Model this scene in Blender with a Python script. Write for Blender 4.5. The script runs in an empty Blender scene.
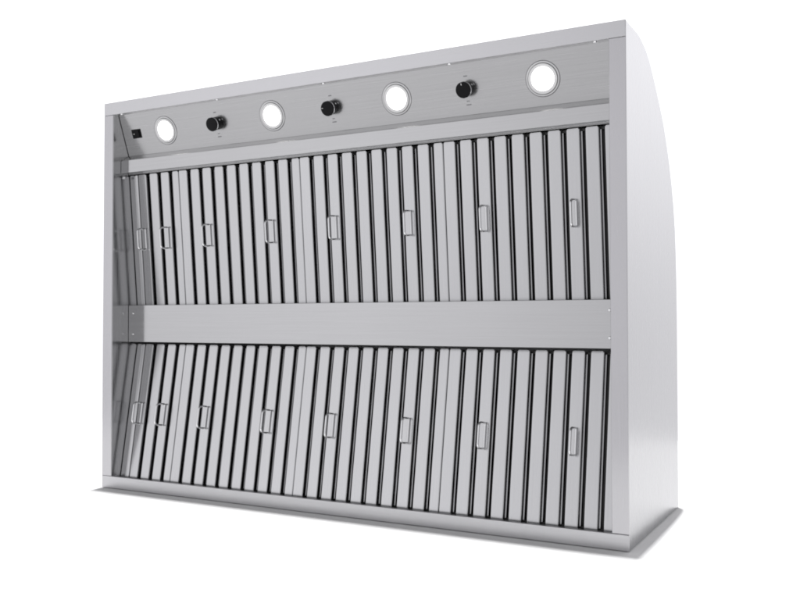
import bpy, bmesh, math
from mathutils import Matrix, Vector

S = bpy.context.scene
COL = S.collection

# ------------------------------------------------------------------ camera
def make_camera():
    cam = bpy.data.cameras.new('camera')
    o = bpy.data.objects.new('camera', cam)
    COL.objects.link(o)
    yaw, pitch, roll = math.radians(-28.498), math.radians(1.3334), math.radians(-0.062)
    f = Vector((math.sin(yaw) * math.cos(pitch), math.cos(yaw) * math.cos(pitch), math.sin(pitch)))
    r = Vector((math.cos(yaw), -math.sin(yaw), 0))
    u = r.cross(f)
    c, s = math.cos(roll), math.sin(roll)
    r, u = c * r + s * u, -s * r + c * u
    m = Matrix((( r.x, u.x, -f.x, 1.99066), (r.y, u.y, -f.y, -1.85594), (r.z, u.z, -f.z, 0.48197), (0, 0, 0, 1)))
    o.matrix_world = m
    cam.sensor_fit = 'HORIZONTAL'
    cam.sensor_width = 36.0
    cam.lens = 36.0 * 887.27 / 800.0
    cam.clip_start = 0.01
    cam.clip_end = 200
    S.camera = o
make_camera()

# ------------------------------------------------------------------ studio light (world gradient with added glows, shaped for the steel's reflections)
def make_world():
    w = bpy.data.worlds.new('World')
    S.world = w
    w.use_nodes = True
    nt = w.node_tree
    nt.nodes.clear()
    N, K = nt.nodes, nt.links
    out = N.new('ShaderNodeOutputWorld')
    bg = N.new('ShaderNodeBackground')
    tc = N.new('ShaderNodeTexCoord')
    sep = N.new('ShaderNodeSeparateXYZ')
    K.new(tc.outputs['Generated'], sep.inputs[0])

    def m(op, a, b=None, c=None, clamp=False):
        n = N.new('ShaderNodeMath'); n.operation = op; n.use_clamp = clamp
        for i, v in enumerate((a, b, c)):
            if v is None: continue
            if isinstance(v, (int, float)): n.inputs[i].default_value = v
            else: K.new(v, n.inputs[i])
        return n.outputs[0]

    def smooth(v, lo, hi):
        n = N.new('ShaderNodeMapRange'); n.interpolation_type = 'SMOOTHSTEP'
        K.new(v, n.inputs['Value'])
        n.inputs['From Min'].default_value = lo; n.inputs['From Max'].default_value = hi
        return n.outputs['Result']

    def lobe(vec, p):
        v = Vector(vec).normalized()
        d = N.new('ShaderNodeVectorMath'); d.operation = 'DOT_PRODUCT'
        K.new(tc.outputs['Generated'], d.inputs[0]); d.inputs[1].default_value = v
        return m('POWER', m('MAXIMUM', d.outputs['Value'], 0.0), p)

    base = WORLD['base']
    back = m('MULTIPLY', smooth(sep.outputs['Y'], -0.05, 0.5), WORLD['back'])
    top = m('MULTIPLY', smooth(sep.outputs['Z'], 0.35, 0.9), WORLD['top'])
    glow = m('MULTIPLY', m('MULTIPLY', smooth(sep.outputs['Y'], 0.3, 0.8), smooth(sep.outputs['Z'], -0.05, 0.32)), WORLD['glow'])
    soft = m('MULTIPLY', lobe((-0.56, -0.83, 0.10), 10.0), WORLD['soft'])
    v = m('ADD', m('ADD', m('ADD', m('ADD', back, top), soft), glow), base)
    col = N.new('ShaderNodeCombineColor')
    K.new(m('MULTIPLY', v, 0.99), col.inputs[0]); K.new(m('MULTIPLY', v, 0.987), col.inputs[1]); K.new(m('MULTIPLY', v, 1.012), col.inputs[2])
    K.new(col.outputs[0], bg.inputs['Color'])
    bg.inputs['Strength'].default_value = 1.0
    K.new(bg.outputs[0], out.inputs['Surface'])

WORLD = dict(base=0.72, back=0.36, top=-0.62, soft=0.60, glow=0.55)
make_world()

def area(name, loc, target, sx, sy, power):
    l = bpy.data.lights.new(name, 'AREA')
    l.shape = 'RECTANGLE'; l.size = sx; l.size_y = sy; l.energy = power
    o = bpy.data.objects.new(name, l)
    COL.objects.link(o)
    o.location = loc
    o.rotation_euler = (Vector(target) - Vector(loc)).to_track_quat('-Z', 'Y').to_euler()
    return o
area('added_floor_key', (-0.20, 2.60, 60.0), (-0.20, 0.30, 0.0), 0.9, 1.6, 36000)  # added lamp far overhead: whitens the floor and casts the contact shadow

S.view_settings.view_transform = 'Standard'
S.view_settings.look = 'None'
S.view_settings.exposure = 0.0
S.view_settings.gamma = 1.0
S.cycles.max_bounces = 12
S.cycles.glossy_bounces = 8
S.cycles.sample_clamp_indirect = 6.0
S.cycles.pixel_filter_type = 'BLACKMAN_HARRIS'
S.cycles.filter_width = 1.9

# ------------------------------------------------------------------ materials
def steel(name, color, rough, grain=None, amp=0.04, aniso=0.0, bump=0.0):
    """Brushed stainless steel; grain = axis along which the brush lines run."""
    mt = bpy.data.materials.new(name); mt.use_nodes = True
    nt = mt.node_tree; N, K = nt.nodes, nt.links
    b = N['Principled BSDF']
    b.inputs['Metallic'].default_value = 1.0
    b.inputs['Roughness'].default_value = rough
    b.inputs['Base Color'].default_value = (*color, 1)
    if grain is not None:
        tc = N.new('ShaderNodeTexCoord')
        mp = N.new('ShaderNodeMapping')
        sc = [600.0, 600.0, 600.0]; sc[grain] = 5.0
        mp.inputs['Scale'].default_value = sc
        K.new(tc.outputs['Object'], mp.inputs['Vector'])
        nz = N.new('ShaderNodeTexNoise')
        nz.inputs['Scale'].default_value = 1.0; nz.inputs['Detail'].default_value = 3.0
        K.new(mp.outputs[0], nz.inputs['Vector'])
        # large soft cloudiness of the sheet
        n2 = N.new('ShaderNodeTexNoise'); n2.inputs['Scale'].default_value = 4.0; n2.inputs['Detail'].default_value = 2.0
        K.new(tc.outputs['Object'], n2.inputs['Vector'])
        add = N.new('ShaderNodeMath'); add.operation = 'MULTIPLY_ADD'
        K.new(n2.outputs['Fac'], add.inputs[0]); add.inputs[1].default_value = 0.35
        K.new(nz.outputs['Fac'], add.inputs[2])
        mr = N.new('ShaderNodeMapRange')
        K.new(add.outputs[0], mr.inputs['Value'])
        mr.inputs['From Min'].default_value = 0.35; mr.inputs['From Max'].default_value = 1.0
        mr.inputs['To Min'].default_value = 1 - amp; mr.inputs['To Max'].default_value = 1 + amp
        mx = N.new('ShaderNodeVectorMath'); mx.operation = 'SCALE'
        mx.inputs[0].default_value = color
        K.new(mr.outputs[0], mx.inputs['Scale'])
        K.new(mx.outputs[0], b.inputs['Base Color'])
        rr = N.new('ShaderNodeMapRange')
        K.new(nz.outputs['Fac'], rr.inputs['Value'])
        rr.inputs['From Min'].default_value = 0.3; rr.inputs['From Max'].default_value = 0.7
        rr.inputs['To Min'].default_value = rough * (1 - 6*amp if amp < 0.02 else 0.8); rr.inputs['To Max'].default_value = rough * (1 + 6*amp if amp < 0.02 else 1.25)
        K.new(rr.outputs[0], b.inputs['Roughness'])
        if bump:
            bp = N.new('ShaderNodeBump'); bp.inputs['Strength'].default_value = bump; bp.inputs['Distance'].default_value = 0.0002
            K.new(nz.outputs['Fac'], bp.inputs['Height']); K.new(bp.outputs[0], b.inputs['Normal'])
    return mt

def plain(name, color, rough, metal=0.0, emit=None, spec=0.35):
    mt = bpy.data.materials.new(name); mt.use_nodes = True
    nt = mt.node_tree; N, K = nt.nodes, nt.links
    b = N['Principled BSDF']
    b.inputs['Metallic'].default_value = metal
    b.inputs['Base Color'].default_value = (*color, 1)
    tc = N.new('ShaderNodeTexCoord')
    nz = N.new('ShaderNodeTexNoise'); nz.inputs['Scale'].default_value = 180.0; nz.inputs['Detail'].default_value = 2.0
    K.new(tc.outputs['Object'], nz.inputs['Vector'])
    rr = N.new('ShaderNodeMapRange'); K.new(nz.outputs['Fac'], rr.inputs['Value'])
    rr.inputs['To Min'].default_value = rough * 0.85; rr.inputs['To Max'].default_value = min(1.0, rough * 1.15)
    K.new(rr.outputs[0], b.inputs['Roughness'])
    b.inputs['Specular IOR Level'].default_value = spec
    if emit:
        b.inputs['Emission Color'].default_value = (1.0, 0.985, 0.95, 1)
        b.inputs['Emission Strength'].default_value = emit
    return mt

ST = (0.465, 0.46, 0.475)
M = dict(
    frame=steel('brushed_steel_horizontal', (0.52, 0.517, 0.53), 0.22, 0, 0.03, bump=0.02),
    sill=steel('brushed_steel_sill', (0.50, 0.497, 0.51), 0.34, 0, 0.03, bump=0.02),
    stile=steel('brushed_steel_vertical', ST, 0.22, 2, 0.03, bump=0.02),
    side=steel('brushed_steel_side', (0.435, 0.434, 0.445), 0.27, 2, 0.012, bump=0.004),
    panel=steel('brushed_steel_panel', (0.485, 0.485, 0.487), 0.22, 0, 0.05, bump=0.03),
    wall=steel('brushed_steel_inner_wall', (0.60, 0.60, 0.605), 0.17, 2, 0.05, bump=0.04),
    bar=steel('brushed_steel_crossbar', (0.425, 0.425, 0.43), 0.13, 0, 0.04, bump=0.02),
    slat=steel('brushed_steel_baffle', (0.472, 0.472, 0.480), 0.19, 1, 0.05, bump=0.03),
    rear=steel('steel_rear_baffle_slot_shade', (0.05, 0.05, 0.05), 0.30, 1, 0.06),  # near-black colour puts the shade inside the slots into the steel
    wire=steel('polished_steel_wire', (0.74, 0.74, 0.75), 0.12),
    screw=steel('bright_steel_screw', (0.75, 0.75, 0.76), 0.15),
    chrome=steel('chrome', (0.85, 0.85, 0.87), 0.08),
    black=plain('black_plastic', (0.005, 0.005, 0.006), 0.38, spec=0.14),
    rubber=plain('dark_gasket', (0.06, 0.06, 0.06), 0.6),
    white=plain('white_print', (0.75, 0.75, 0.75), 0.5),
    print=plain('grey_print', (0.10, 0.10, 0.11), 0.6),
    trim=plain('satin_lamp_trim', (0.62, 0.62, 0.625), 0.3, 1.0),
    lens=plain('lamp_lens', (0.9, 0.9, 0.9), 0.3, 0.0, 5.0),
    bezel=plain('frosted_lamp_bezel', (0.72, 0.72, 0.72), 0.5),
    floor=plain('white_floor', (0.90, 0.90, 0.90), 0.75),
)

# ------------------------------------------------------------------ mesh helpers
def finish(name, bm, mat, parent=None, bevel=0.0, smooth=True, segs=2, weighted=False):
    me = bpy.data.meshes.new(name)
    bmesh.ops.recalc_face_normals(bm, faces=bm.faces)
    bm.to_mesh(me); bm.free()
    me.materials.append(mat)
    o = bpy.data.objects.new(name, me)
    COL.objects.link(o)
    if parent is not None: o.parent = parent
    if bevel:
        md = o.modifiers.new('bevel', 'BEVEL'); md.width = bevel; md.segments = segs
        md.limit_method = 'ANGLE'; md.angle_limit = math.radians(40)
        md.harden_normals = False
    if smooth:
        for p in me.polygons: p.use_smooth = True
        sharp(me, 35)
        if bevel or weighted:
            wn = o.modifiers.new('flat_faces', 'WEIGHTED_NORMAL'); wn.keep_sharp = True; wn.weight = 100
    return o

def sharp(me, deg):
    bm = bmesh.new(); bm.from_mesh(me)
    for e in bm.edges:
        if len(e.link_faces) == 2 and e.calc_face_angle(0) > math.radians(deg): e.smooth = False
    bm.to_mesh(me); bm.free()

def add_box(bm, x0, x1, y0, y1, z0, z1, mat=None):
    vs = [bm.verts.new(v) for v in ((x0,y0,z0),(x1,y0,z0),(x1,y1,z0),(x0,y1,z0),(x0,y0,z1),(x1,y0,z1),(x1,y1,z1),(x0,y1,z1))]
    for f in ((0,3,2,1),(4,5,6,7),(0,1,5,4),(1,2,6,5),(2,3,7,6),(3,0,4,7)):
        bm.faces.new([vs[i] for i in f])
    if mat is not None:
        for v in vs: v.co = mat @ v.co
    return vs

def add_extrude(bm, pts, a, b, axis):
    """closed polygon pts (2-D) extruded from a to b along axis ('x': pts are (y,z); 'y': pts are (x,z) )."""
    def mk(p, t): return (t, p[0], p[1]) if axis == 'x' else (p[0], t, p[1])
    A = [bm.verts.new(mk(p, a)) for p in pts]; B = [bm.verts.new(mk(p, b)) for p in pts]
    n = len(pts)
    bm.faces.new(A); bm.faces.new(B[::-1])
    for i in range(n): bm.faces.new((A[i], B[i], B[(i+1) % n], A[(i+1) % n]))

def add_lathe(bm, prof, mat, n=40, close=True):
    """prof: (radius, height) list spun about local z, then transformed by mat."""
    rings = []
    for r, h in prof:
        if r < 1e-6: rings.append([bm.verts.new(mat @ Vector((0, 0, h)))])
        else: rings.append([bm.verts.new(mat @ Vector((r*math.cos(2*math.pi*i/n), r*math.sin(2*math.pi*i/n), h))) for i in range(n)])
    pairs = list(zip(rings, rings[1:]))
    if close: pairs.append((rings[-1], rings[0]))
    for A, B in pairs:
        for i in range(n):
            j = (i+1) % n
            if len(A) == 1 and len(B) == 1: break
            if len(A) == 1: bm.faces.new((A[0], B[i], B[j]))
            elif len(B) == 1: bm.faces.new((A[i], B[0], A[j]))
            else: bm.faces.new((A[i], B[i], B[j], A[j]))

def add_tube(bm, pts, r, closed=False, n=10):
    pts = [Vector(p) for p in pts]; N = len(pts); rings = []
    up = None
    for i, p in enumerate(pts):
        a = pts[(i-1) % N] if (closed or i > 0) else p
        b = pts[(i+1) % N] if (closed or i < N-1) else p
        t = (b - a).normalized()
        if up is None:
            up = t.orthogonal().normalized()
        up = (up - t * up.dot(t)).normalized()
        s = t.cross(up)
        rings.append([bm.verts.new(p + r*(math.cos(2*math.pi*k/n)*up + math.sin(2*math.pi*k/n)*s)) for k in range(n)])
    for i in range(N if closed else N-1):
        A, B = rings[i], rings[(i+1) % N]
        for k in range(n):
            bm.faces.new((A[k], A[(k+1) % n], B[(k+1) % n], B[k]))
    if not closed:
        bm.faces.new(rings[0][::-1]); bm.faces.new(rings[-1])

# ------------------------------------------------------------------ the setting
bm = bmesh.new()
vs = []
for cx, cy, a0 in ((2.6, 1.5, 0), (-1.1, 1.5, 90), (-1.1, -0.75, 180), (2.6, -0.75, 270)):
    for i in range(9):
        a = math.radians(a0 + i*90/8)
        vs.append(bm.verts.new((cx + 0.3*math.cos(a), cy + 0.3*math.sin(a), 0)))
bm.faces.new(vs)
fl = finish('floor', bm, M['floor'], smooth=False)
fl['kind'] = 'structure'

# ------------------------------------------------------------------ the range hood
W, H = 1.524, 1.1165
XL, XR = 0.0357, 1.4883          # inner faces of the two hollow side walls
Z0 = 0.0015
hood = bpy.data.objects.new('range_hood', None)
COL.objects.link(hood)
hood.empty_display_size = 0.2
hood['label'] = 'wide stainless steel range hood with four lit lamps, three black knobs and baffle filters'
hood['category'] = 'range hood'

# profile of the canopy seen from the side: (depth, height)
CURVE = [(0.004, H), (0.110, H), (0.122, 1.1155), (0.150, 1.1105), (0.184, 1.1015), (0.2235, 1.0825), (0.264, 1.0535), (0.316, 1.0120),
         (0.3645, 0.9680), (0.4034, 0.9190), (0.434, 0.872), (0.459, 0.822), (0.479, 0.770), (0.493, 0.714), (0.501, 0.650), (0.506, 0.58), (0.508, 0.50), (0.508, 0.0)]
prof = [(d, z if z > 0 else Z0) for d, z in CURVE]

for x0, x1 in ((0.0, XL), (XR, W)):
    bm = bmesh.new()
    add_extrude(bm, [(0.0022, Z0), (0.0022, H - 0.0005)] + [(d, z) for d, z in prof[1:]], x0, x1, 'x')
    o = finish('side_panel', bm, M['side'] if x0 else M['wall'], hood, bevel=0.0012)
# both side walls share the same vertical brush
# folded face of each side wall
for x0, x1 in ((0.0, XL + 0.0003), (XR - 0.0003, W)):
    bm = bmesh.new()
    add_box(bm, x0, x1, 0.0, 0.0022, 0.0362, 1.0800)
    finish('frame_stile', bm, M['stile'], hood, bevel=0.0008)
# upper and lower frame rails, folded back into a lip
bm = bmesh.new(); add_box(bm, 0.0, W, 0.0, 0.0022, 1.0808, H)
add_box(bm, XL + 0.0003, XR - 0.0003, 0.0018, 0.0180, 1.0809, 1.0830)
top_rail = finish('frame_rail', bm, M['frame'], hood, bevel=0.0009)
bm = bmesh.new(); add_box(bm, 0.0, W, 0.0, 0.0022, Z0, 0.0355)
add_box(bm, XL + 0.0003, XR - 0.0003, 0.0018, 0.0110, 0.0335, 0.0354)
bottom_rail = finish('frame_rail', bm, M['sill'], hood, bevel=0.0009)
# canopy sheet, 2 mm thick
bm = bmesh.new()
inner = []
pp = [(0.0185, H - 0.0006)] + [(d, z - 0.0006 if z > 1.0 else z) for d, z in prof[1:]]
for i, (d, z) in enumerate(pp):
    a = pp[max(i-1, 0)]; b = pp[min(i+1, len(pp)-1)]
    t = Vector((b[0]-a[0], b[1]-a[1])).normalized()
    inner.append((d + t.y*0.002, z - t.x*0.002))
add_extrude(bm, pp + inner[::-1], XL + 0.0002, XR - 0.0002, 'x')
finish('canopy_sheet', bm, M['frame'], hood)
bm = bmesh.new(); add_box(bm, XL + 0.0002, XR - 0.0002, 0.0030, 0.505, Z0 + 0.001, 0.0260)
finish('bottom_shelf', bm, M['frame'], hood)

# rivets under the lip of the upper frame rail
for x in (0.0646, 0.4178, 0.7611, 1.1118, 1.4567):
    bm = bmesh.new()
    m = Matrix.Translation((x, 0.0062, 1.0809)) @ Matrix.Rotation(math.pi, 4, 'X')
    add_lathe(bm, [(0, 0), (0.0045, 0), (0.0045, 0.0012), (0.0032, 0.0030), (0, 0.0036)], m, 16, close=False)
    finish('rivet', bm, M['screw'], top_rail)

# ---------------- light panel (leans back towards the filters)
PS = 0.3585                                     # depth gained per metre downwards
def pan(z): return 0.0641 + PS * (0.9611 - z)   # y on the panel face at height z
PT = Vector((0, PS, -1)).normalized()           # down along the panel
PN = Vector((0, -1, -PS)).normalized()          # out of the panel
def panel_matrix(x, z):
    ex = Vector((1, 0, 0)); ez = PN; ey = ez.cross(ex)
    m = Matrix(((ex.x, ey.x, ez.x, x), (ex.y, ey.y, ez.y, pan(z)), (ex.z, ey.z, ez.z, z), (0, 0, 0, 1)))
    return m                                     # local x right, y up along the panel, z outwards
z_t, z_b = 1.0880, 0.9690
bm = bmesh.new()
face = [(pan(z_t), z_t), (pan(z_b), z_b), (0.0322, 0.9515), (0.0322, 0.9500), (pan(z_b) + 0.003, z_b - 0.003), (pan(z_t) + 0.0015, z_t + 0.001)]
add_extrude(bm, face, XL + 0.0016, XR - 0.0010, 'x')
light_panel = finish('light_panel', bm, M['panel'], hood, bevel=0.0006)

PZ = 1.0262
for x in (0.2000, 0.5757, 0.9520, 1.3270):
    m = panel_matrix(x, PZ - 0.0005)
    lamp = None
    bm = bmesh.new()
    add_lathe(bm, [(0.0352, 0.0002), (0.0354, 0.0013), (0.0362, 0.0018), (0.0388, 0.0016), (0.0396, 0.0008), (0.0397, 0.0002)], m, 64)
    lamp = finish('lamp', bm, M['trim'], hood)
    bm = bmesh.new()
    add_lathe(bm, [(0.0397, 0.0001), (0.0397, 0.0007), (0.0404, 0.0007), (0.0405, 0.0001)], m, 64)
    finish('gasket', bm, M['rubber'], lamp)
    bm = bmesh.new()
    add_lathe(bm, [(0.0340, 0.0001), (0.0340, 0.0006), (0.0350, 0.0006), (0.0350, 0.0001)], m, 64)
    finish('inner_ring', bm, M['rubber'], lamp)
    bm = bmesh.new()
    add_lathe(bm, [(0.0268, 0.0001), (0.0268, 0.0016), (0.0300, 0.0022), (0.0334, 0.0030), (0.0340, 0.0028), (0.0340, 0.0001)], m, 64)
    finish('bezel', bm, M['bezel'], lamp)
    bm = bmesh.new()
    add_lathe(bm, [(0, 0.0026), (0.012, 0.0023), (0.022, 0.0019), (0.0268, 0.0014), (0.0268, 0.0002)], m, 48, close=False)
    finish('lens', bm, M['lens'], lamp)

for i, (x, turn) in enumerate(((0.3878, None), (0.7640, 80), (1.1405, 10))):
    m = panel_matrix(x, 1.0262)
    bm = bmesh.new()
    add_lathe(bm, [(0, 0.0002), (0.0168, 0.0002), (0.0176, 0.0010), (0.0178, 0.0050), (0.0178, 0.0120), (0.0178, 0.0195), (0.0186, 0.0200), (0.0187, 0.0236), (0.0180, 0.0246), (0.0150, 0.0249), (0, 0.0249)], m, 48, close=False)
    k = finish('knob', bm, M['black'], hood)
    bm = bmesh.new()
    add_lathe(bm, [(0.0170, 0.0188), (0.0190, 0.0188), (0.0194, 0.0193), (0.0194, 0.0201), (0.0190, 0.0205), (0.0170, 0.0205)], m, 48)
    finish('chrome_ring', bm, M['chrome'], k)
    # little set screw in the skirt, on the side away from the camera's left
    bm = bmesh.new()
    ms = m @ Matrix.Rotation(math.radians(28), 4, 'Z') @ Matrix.Translation((0.0177, 0, 0.0055)) @ Matrix.Rotation(math.radians(90), 4, 'Y')
    add_lathe(bm, [(0, -0.001), (0.0024, -0.001), (0.0024, 0.0010), (0.0016, 0.0016), (0, 0.0018)], ms, 16, close=False)
    finish('set_screw', bm, M['screw'], k)
    if turn is not None:
        bm = bmesh.new()
        add_box(bm, -0.0007, 0.0007, 0.0115, 0.0160, 0.0247, 0.0252, m @ Matrix.Rotation(math.radians(turn), 4, 'Z'))
        finish('pointer', bm, M['white'], k)
    # small printed marks above and below the knob
    def mark(cx, cy, w, h):
        bm = bmesh.new()
        add_box(bm, cx - w/2, cx + w/2, cy - h/2, cy + h/2, 0.0001, 0.0003, m)
        finish('printed_mark', bm, M['print'], light_panel, smooth=False)
    for q in range(3): mark(-0.0032 + q*0.0032, 0.0295, 0.0019, 0.0026)
    for q in range(2): mark(-0.0030 + q*0.0040, -0.0285, 0.0019, 0.0026)
    for q in range(4): mark(-0.0050 + q*0.0032, -0.0370, 0.0020, 0.0024)

m = panel_matrix(0.0889, 1.0274)
bm = bmesh.new(); add_box(bm, -0.0165, 0.0165, -0.0130, 0.0130, 0.0001, 0.0022, m)
sw = finish('rocker_switch', bm, M['black'], hood, bevel=0.0006)
bm = bmesh.new()
add_box(bm, -0.0125, 0.0125, -0.0095, 0.0095, 0.0, 0.0034, m @ Matrix.Translation((0, 0, 0.0012)) @ Matrix.Rotation(math.radians(-5), 4, 'Y'))
rk = finish('rocker', bm, M['black'], sw, bevel=0.0008)
bm = bmesh.new()
add_box(bm, -0.0085, -0.0045, -0.0010, 0.0010, 0.0030, 0.0036, m @ Matrix.Translation((0, 0, 0.0012)) @ Matrix.Rotation(math.radians(-5), 4, 'Y'))
finish('indicator_mark', bm, M['white'], sw, smooth=False)

# ---------------- rail that holds the upper filters
bm = bmesh.new()
add_extrude(bm, [(0.0310, 0.9503), (0.0310, 0.9142), (0.0332, 0.9142), (0.0332, 0.9168), (0.0600, 0.9168), (0.0600, 0.9130), (0.0640, 0.9130), (0.0640, 0.9400), (0.0335, 0.9503)], XL + 0.0010, XR - 0.0008, 'x')
rail = finish('filter_rail', bm, M['bar'], hood, bevel=0.0005)
bm = bmesh.new()
mb = Matrix.Translation((XL, 0.0460, 0.9030)) @ Matrix.Rotation(math.radians(90), 4, 'Y')
add_lathe(bm, [(0, 0.0), (0.0068, 0.0), (0.0068, 0.0012), (0.0052, 0.0014), (0.0052, 0.0050), (0.0042, 0.0060), (0, 0.0062)], mb, 6, close=False)
finish('bolt', bm, M['screw'], rail, bevel=0.0004)
bm = bmesh.new()
mb = Matrix.Translation((XL, 0.0190, 0.0335)) @ Matrix.Rotation(math.radians(90), 4, 'Y')
add_lathe(bm, [(0, 0.0), (0.0060, 0.0), (0.0060, 0.0040), (0.0035, 0.0042), (0.0035, 0.0100), (0, 0.0104)], mb, 6, close=False)
finish('bolt', bm, M['screw'], bottom_rail, bevel=0.0004)

# ---------------- crossbar (grease tray front) with its four rivets
bm = bmesh.new()
add_extrude(bm, [(0.0640, 0.4206), (0.0640, 0.5278), (0.0900, 0.5278), (0.0900, 0.5258), (0.0660, 0.5258), (0.0660, 0.4226), (0.0800, 0.4226), (0.0800, 0.4206)], XL + 0.0012, XR - 0.0008, 'x')
crossbar = finish('crossbar', bm, M['bar'], hood, bevel=0.0005)
for x in (XL + 0.0190, XR - 0.0193):
    for z in (0.5046, 0.4437):
        bm = bmesh.new()
        mb = Matrix.Translation((x, 0.0640, z)) @ Matrix.Rotation(math.radians(90), 4, 'X')
        add_lathe(bm, [(0, 0.0), (0.0036, 0.0), (0.0036, 0.0006), (0.0026, 0.0020), (0, 0.0026)], mb, 16, close=False)
        finish('rivet', bm, M['screw'], crossbar)

# ---------------- baffle filters: local x across, y up along the slats, z out of the face
PITCH, GAP = 0.0437, 0.0127
def u_channel(bm, x0, x1, z_face, z_lip, y0, y1, t=0.0010, r=0.0022, flip=False, cut=0.0):
    """a folded channel of sheet steel running along y"""
    s = -1 if flip else 1
    out, k = [], 4
    out.append((x0, z_lip))
    for i in range(k+1):
        a = math.pi - i*math.pi/2/k
        out.append((x0 + r + r*math.cos(a), z_face - s*r + s*r*math.sin(a)))
    if cut: out += [(x0 + 0.0034, z_face), (x1 - 0.0034, z_face)]
    for i in range(k+1):
        a = math.pi/2 - i*math.pi/2/k
        out.append((x1 - r + r*math.cos(a), z_face - s*r + s*r*math.sin(a)))
    out.append((x1, z_lip))
    ri = max(r - t, 0.0004); inn = []
    inn.append((x1 - t, z_lip))
    for i in range(k+1):
        a = i*math.pi/2/k
        inn.append((x1 - t - ri + ri*math.cos(a), z_face - s*(t + ri) + s*ri*math.sin(a)))
    if cut: inn += [(x1 - 0.0034, z_face - s*t), (x0 + 0.0034, z_face - s*t)]
    for i in range(k+1):
        a = math.pi/2 + i*math.pi/2/k
        inn.append((x0 + t + ri + ri*math.cos(a), z_face - s*(t + ri) + s*ri*math.sin(a)))
    inn.append((x0 + t, z_lip))
    pts = out + inn
    n = len(pts)
    A = [bm.verts.new((p[0], y0, p[1])) for p in pts]; B = [bm.verts.new((p[0], y1 - (cut if p[0] < x0 + 0.003 or p[0] > x1 - 0.003 else 0.0), p[1])) for p in pts]
    for i in range(n): bm.faces.new((A[i], B[i], B[(i+1) % n], A[(i+1) % n]))
    h = n // 2
    for V in (A, B):
        for i in range(h-1): bm.faces.new((V[i], V[i+1], V[n-2-i], V[n-1-i]))

def filter_frame(base, up):
    """matrix of a filter: base = lower left corner of its face, up = direction along the slats"""
    ex = Vector((1, 0, 0)); ey = up.normalized(); ez = ex.cross(ey)
    return Matrix(((ex.x, ey.x, ez.x, base.x), (ex.y, ey.y, ez.y, base.y), (ex.z, ey.z, ez.z, base.z), (0, 0, 0, 1)))

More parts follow.
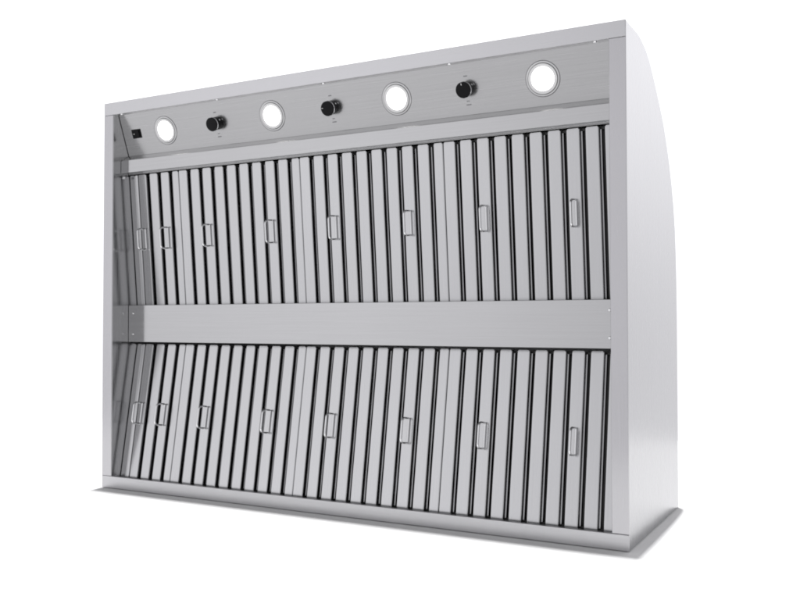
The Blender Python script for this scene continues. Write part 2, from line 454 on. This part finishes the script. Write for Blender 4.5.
def make_filter(width, first, count, length, handle_y, handle_slats):
    e = 0.0004
    bm = bmesh.new()
    edges = [e]
    starts = [first + PITCH*k for k in range(count)]
    left = e
    for s in starts:
        u_channel(bm, left, s, 0.0, -0.0135, 0.0, length, cut=0.0024); left = s + GAP
    u_channel(bm, left, width - e, 0.0, -0.0135, 0.0, length, cut=0.0024)
    f = finish('baffle_filter', bm, M['slat'], hood, weighted=True)
    bm = bmesh.new()
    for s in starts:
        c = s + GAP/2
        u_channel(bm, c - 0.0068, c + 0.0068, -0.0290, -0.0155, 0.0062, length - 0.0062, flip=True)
        for q in (-0.0060, 0.0060):                # added flat strip on each lip, tilted to catch a highlight line
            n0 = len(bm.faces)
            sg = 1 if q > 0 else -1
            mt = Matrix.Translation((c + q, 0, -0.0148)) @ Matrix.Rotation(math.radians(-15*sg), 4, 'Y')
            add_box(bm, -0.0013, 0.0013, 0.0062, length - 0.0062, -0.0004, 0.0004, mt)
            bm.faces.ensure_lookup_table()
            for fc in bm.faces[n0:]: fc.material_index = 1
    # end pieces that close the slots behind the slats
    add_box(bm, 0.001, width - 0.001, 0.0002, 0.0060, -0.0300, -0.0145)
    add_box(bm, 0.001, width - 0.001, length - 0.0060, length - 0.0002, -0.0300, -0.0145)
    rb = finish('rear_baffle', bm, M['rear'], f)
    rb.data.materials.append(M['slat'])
    if count < 9:                                   # added strip in the narrow filter's first slot, tilted to catch a light streak
        bm = bmesh.new()
        s0 = starts[0]
        mt = Matrix.Translation((s0 + 0.0040, 0, -0.0026)) @ Matrix.Rotation(math.radians(14), 4, 'Y')
        add_box(bm, -0.0040, 0.0040, 0.0005, length - 0.0005, -0.0004, 0.0004, mt)
        finish('streak_strip', bm, M['slat'], f)
    for j in handle_slats:
        cx = (starts[j-1] + GAP + starts[j]) / 2 + 0.003
        bm = bmesh.new()
        hh, pr, rc = 0.0300, 0.0285, 0.0095
        tilt = math.radians(8)
        def P(a, b):      # a along the slat, b out from it
            return (cx - b*math.sin(tilt), handle_y + a, b*math.cos(tilt) + 0.0022)
        pts = []
        def arc(ca, cb, r_, a_from, a_to):
            for q in range(6):
                a = math.radians(a_from + (a_to - a_from)*q/5)
                pts.append(P(ca + r_*math.sin(a), cb + r_*math.cos(a)))
        arc(hh - rc, pr - rc, rc, 90, 0)
        arc(-hh + rc, pr - rc, rc, 0, -90)
        arc(-hh + 0.003, 0.003, 0.003, -90, -180)
        arc(hh - 0.003, 0.003, 0.003, 180, 90)
        add_tube(bm, pts, 0.0026, closed=True, n=14)
        finish('handle', bm, M['wire'], f)
    return f

def copy_part(o, parent):
    c = o.copy(); COL.objects.link(c); c.parent = parent
    for ch in list(o.children):
        d = ch.copy(); COL.objects.link(d); d.parent = c
    return c

UP_U = Vector((0, -0.0886, 1.0)); UP_L = Vector((0, 0.1663, 1.0))
def y_up(z): return 0.0976 + 0.0886*(0.5325 - z)
def y_lo(z): return 0.0994 + 0.1663*(z - 0.4161)
SEAMS = (0.2267, 0.6462, 1.0662)
zu0, zu1 = 0.4600, 0.9110
zl0, zl1 = 0.0275, 0.4135
LU = (zu1 - zu0)*UP_U.length; LL = (zl1 - zl0)*UP_L.length
hy_u = (0.7230 - zu0)*UP_U.length; hy_l = (0.2125 - zl0)*UP_L.length
for zz, yy, up, ln, hy in ((zu0, y_up, UP_U, LU, hy_u), (zl0, y_lo, UP_L, LL, hy_l)):
    f = make_filter(SEAMS[0] - XL - 0.0016, 0.0212, 4, ln, hy, (1, 3))
    f.matrix_local = filter_frame(Vector((XL + 0.0014, yy(zz), zz)), up)
    full = make_filter(0.4198, 0.0315, 9, ln, hy, (2, 7))
    for i, s in enumerate(SEAMS):
        g = full if i == 0 else copy_part(full, hood)
        g.matrix_local = filter_frame(Vector((s, yy(zz), zz)), up)
